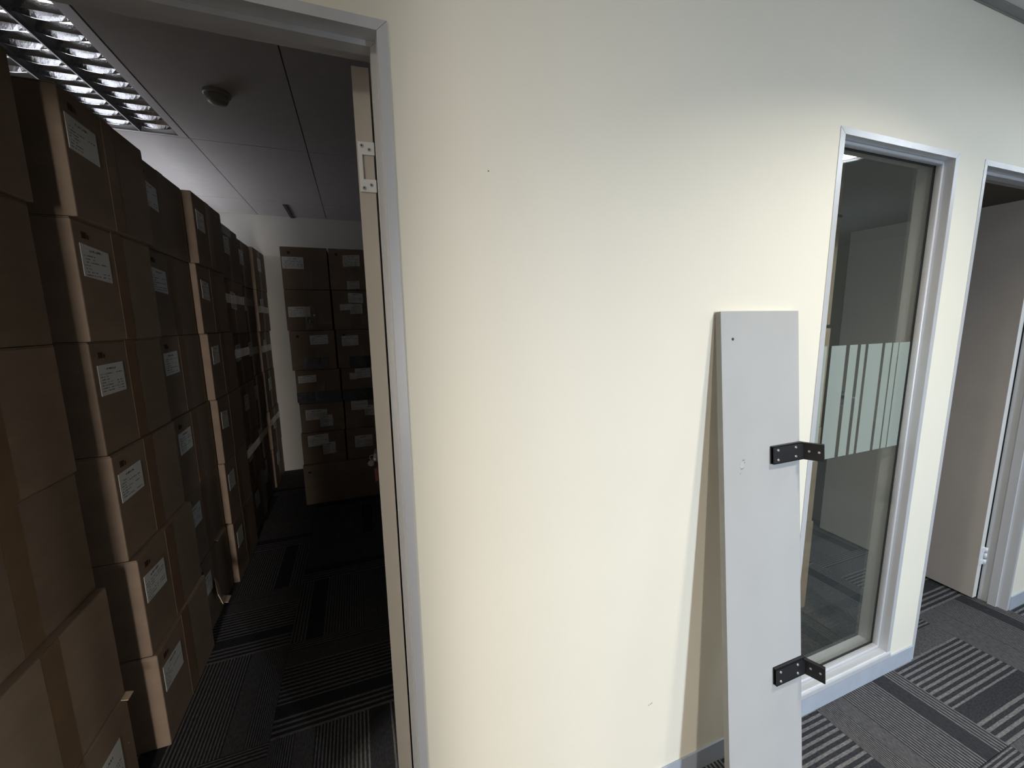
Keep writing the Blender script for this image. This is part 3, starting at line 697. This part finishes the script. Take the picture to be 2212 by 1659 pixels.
for cn, xa, xb_ in (('L', -0.512, -0.176), ('R', -0.166, 0.172)):
    for li in range(6):
        z0, z1 = zl[li] + 0.0005, zl[li + 1]
        xs_ = {5: 0, 4: 0, 3: 0.008, 2: 0.024, 1: 0.032, 0: 0.024}[li] if cn == 'L' else {5: 0, 4: 0.004, 3: 0.010, 2: 0.026, 1: 0.034, 0: 0.028}[li]
        side = 'left' if cn == 'L' else 'right'
        nm = {0: 'lowest', 1: 'second', 2: 'third', 3: 'fourth', 4: 'fifth', 5: 'topmost'}[li]
        yy = BY + {0: 0.0, 1: 0.006, 2: 0.004, 3: 0.0, 4: 0.003, 5: 0.0}[li]
        e, hx_, hy_, H = carton('carton', xa + xs_, xb_ + xs_, yy, yy + 0.45, z0, z1, '%s taped carton in the %s column of the far double stack' % (nm, side), 'cartons stacked in front of the far wall', tape_side=False)
        ex = e.location.x
        for n_, (x0, x1, p0, p1) in enumerate(PL[(cn, li)]):
            paper_front(e, -hy_ - 0.0012 * n_, x0 - ex, x1 - ex, max(p0 - z0, 0.006), min(p1 - z0, H - 0.008), rng.uniform(-0.006, 0.008))
        # clear tape down the middle of the front
        MB().box(-0.03, 0.045, -hy_ - 0.0052, -hy_ - 0.0042, 0.004, H * 0.62).build('clear_tape', M_CLEARTAPE, e)
        if li == 4 and cn == 'L': MB().box(-0.03, hx_ - 0.004, -hy_ - 0.0064, -hy_ - 0.0056, 0.05, 0.13).build('clear_tape', M_CLEARTAPE, e)
        if li in (5, 3) : MB().box(-hx_ + 0.05, -hx_ + 0.07, -hy_ - 0.0009, -hy_ - 0.0002, H - 0.055, H - 0.035).build('printed_mark', M_MARK, e)
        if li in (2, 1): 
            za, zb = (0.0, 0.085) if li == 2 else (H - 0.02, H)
            MB().box(-hx_ - 0.001, hx_ + 0.001, -hy_ - 0.0036, -hy_ - 0.0002, za, zb).build('dark_strip', M_DARKBLUE, e)  # dark blue strip across the carton front
        if li == 3: MB().box(-hx_ + 0.09, hx_ - 0.06, -hy_ - 0.0036, -hy_ - 0.0002, 0.004, 0.10).build('dark_strip', M_DARKBLUE, e)

# next room: cartons standing just inside the tall window
zz = [0.0, 0.490, 0.990, 1.490, 1.990, 2.262]
for li in range(5):
    fx = [2.140, 2.126, 2.120, 2.111, 2.106][li]
    e, hx_, hy_, H = carton('carton', fx - 0.48, fx, 0.404, 0.90, zz[li], zz[li + 1], '%s carton with painted-in light stacked just inside the tall window' % ['bottom', 'second', 'third', 'fourth', 'top'][li], 'cartons behind the tall window', m=M_CARD_LIT, tape_side=False)
    if li in (2, 3):
        MB().box(hx_ - 0.06, hx_ + 0.004, -hy_ - 0.002, -hy_ + 0.05, H - 0.012, H - 0.0005).build('black_strap', M_BLACK, e)

# ------------------------------------------------------------------ storeroom ceiling fittings
tf = empty('troffer_light', (-1.1, 1.47, CEIL)); tag(tf, 'recessed ceiling light with mirror louvre cells above the left stack', 'ceiling light')
fx0, fx1, fy0, fy1 = -0.296, 0.296, -0.596, 0.596
ix0, ix1, iy0, iy1 = -0.256, 0.256, -0.572, 0.578
for a in ((fx0, ix0, fy0, fy1), (ix1, fx1, fy0, fy1), (ix0, ix1, fy0, iy0), (ix0, ix1, iy1, fy1)):
    MB().box(a[0], a[1], a[2], a[3], -0.001, 0.006).build('frame', M_WHITEMET, tf)
hb = MB().box(fx0, fx1, fy0, fy1, 0.098, 0.102)
for a in ((ix0 - 0.004, ix0, iy0, iy1), (ix1, ix1 + 0.004, iy0, iy1), (ix0, ix1, iy0 - 0.004, iy0), (ix0, ix1, iy1, iy1 + 0.004)): hb.box(a[0], a[1], a[2], a[3], 0.004, 0.100)
hb.build('housing', M_WHITEMET, tf)
colw = (ix1 - ix0) / 3
# long parabolic blades between the columns
for i in range(4):
    x = ix0 + i * colw
    MB().prism([(x - 0.003, 0.0), (x + 0.003, 0.0), (x + 0.010, 0.024), (x + 0.026, 0.050), (x - 0.026, 0.050), (x - 0.010, 0.024)] if 0 < i < 3 else
               ([(x, 0.0), (x + 0.003, 0.0), (x + 0.010, 0.024), (x + 0.026, 0.050), (x, 0.050)] if i == 0 else [(x, 0.0), (x, 0.050), (x - 0.026, 0.050), (x - 0.010, 0.024), (x - 0.003, 0.0)]), 1, iy0, iy1).build('long_blade', M_LOUVDARK, tf)
# cross blades: wedge section, curved lower edge inside every cell
nb = 10; pitch = 0.107
for i in range(3):
    xa = ix0 + i * colw + 0.004; xb_ = xa + colw - 0.008
    for j in range(nb + 1):
        y = iy1 - 0.045 - j * pitch
        if y < iy0 + 0.02: continue
        b = MB(); n = 10; fr, bk = [], []
        low = []
        for q in range(n + 1):
            u = q / n; low.append((xa + (xb_ - xa) * u, 0.003 + 0.016 * (2 * u - 1) ** 2 * 0.9))
        lo_f = [b.bm.verts.new((x_, y - 0.002, z_)) for x_, z_ in low]; lo_b = [b.bm.verts.new((x_, y + 0.002, z_)) for x_, z_ in low]
        up_f = [b.bm.verts.new((x_, y - 0.017, 0.050)) for x_, z_ in low]; up_b = [b.bm.verts.new((x_, y + 0.017, 0.050)) for x_, z_ in low]
        md_f = [b.bm.verts.new((x_, y - 0.006, 0.026)) for x_, z_ in low]; md_b = [b.bm.verts.new((x_, y + 0.006, 0.026)) for x_, z_ in low]
        for q in range(n):
            for A_, B_ in ((lo_f, md_f), (md_f, up_f), (up_b, md_b), (md_b, lo_b), (lo_b, lo_f), (up_f, up_b)):
                b.bm.faces.new((A_[q], A_[q + 1], B_[q + 1], B_[q]))
        b.build('cross_blade', M_LOUVRE, tf)
for i in range(3):
    xc = ix0 + (i + 0.5) * colw
    MB().cyl((xc, iy0 + 0.01, 0.074), (xc, iy1 - 0.01, 0.074), 0.013, n=16).build('tube', M_TUBE, tf, True)

sd = empty('smoke_detector', (-0.515, 1.475, CEIL)); tag(sd, 'small domed smoke detector on the dark storeroom ceiling', 'detector')
MB().lathe([(0.0, 0.0), (0.055, 0.0), (0.055, -0.012), (0.050, -0.016), (0.0, -0.016)], (0, 0, 0), 40).build('base', M_PLASTIC, sd, False)
MB().lathe([(0.042, -0.016), (0.044, -0.030), (0.036, -0.044), (0.018, -0.050), (0.0, -0.051)], (0, 0, 0), 40).build('dome', M_PLASTIC, sd, True)
ct = MB().box(-0.525, -0.495, 3.360, ROOM_Y - 0.001, CEIL - 0.012, CEIL - 0.0002).bevel(0.003, 1).build('ceiling_strip', M_STRIP)  # plain dark strip on the ceiling
tag(ct, 'short dark strip on the ceiling by the far wall', 'trunking')
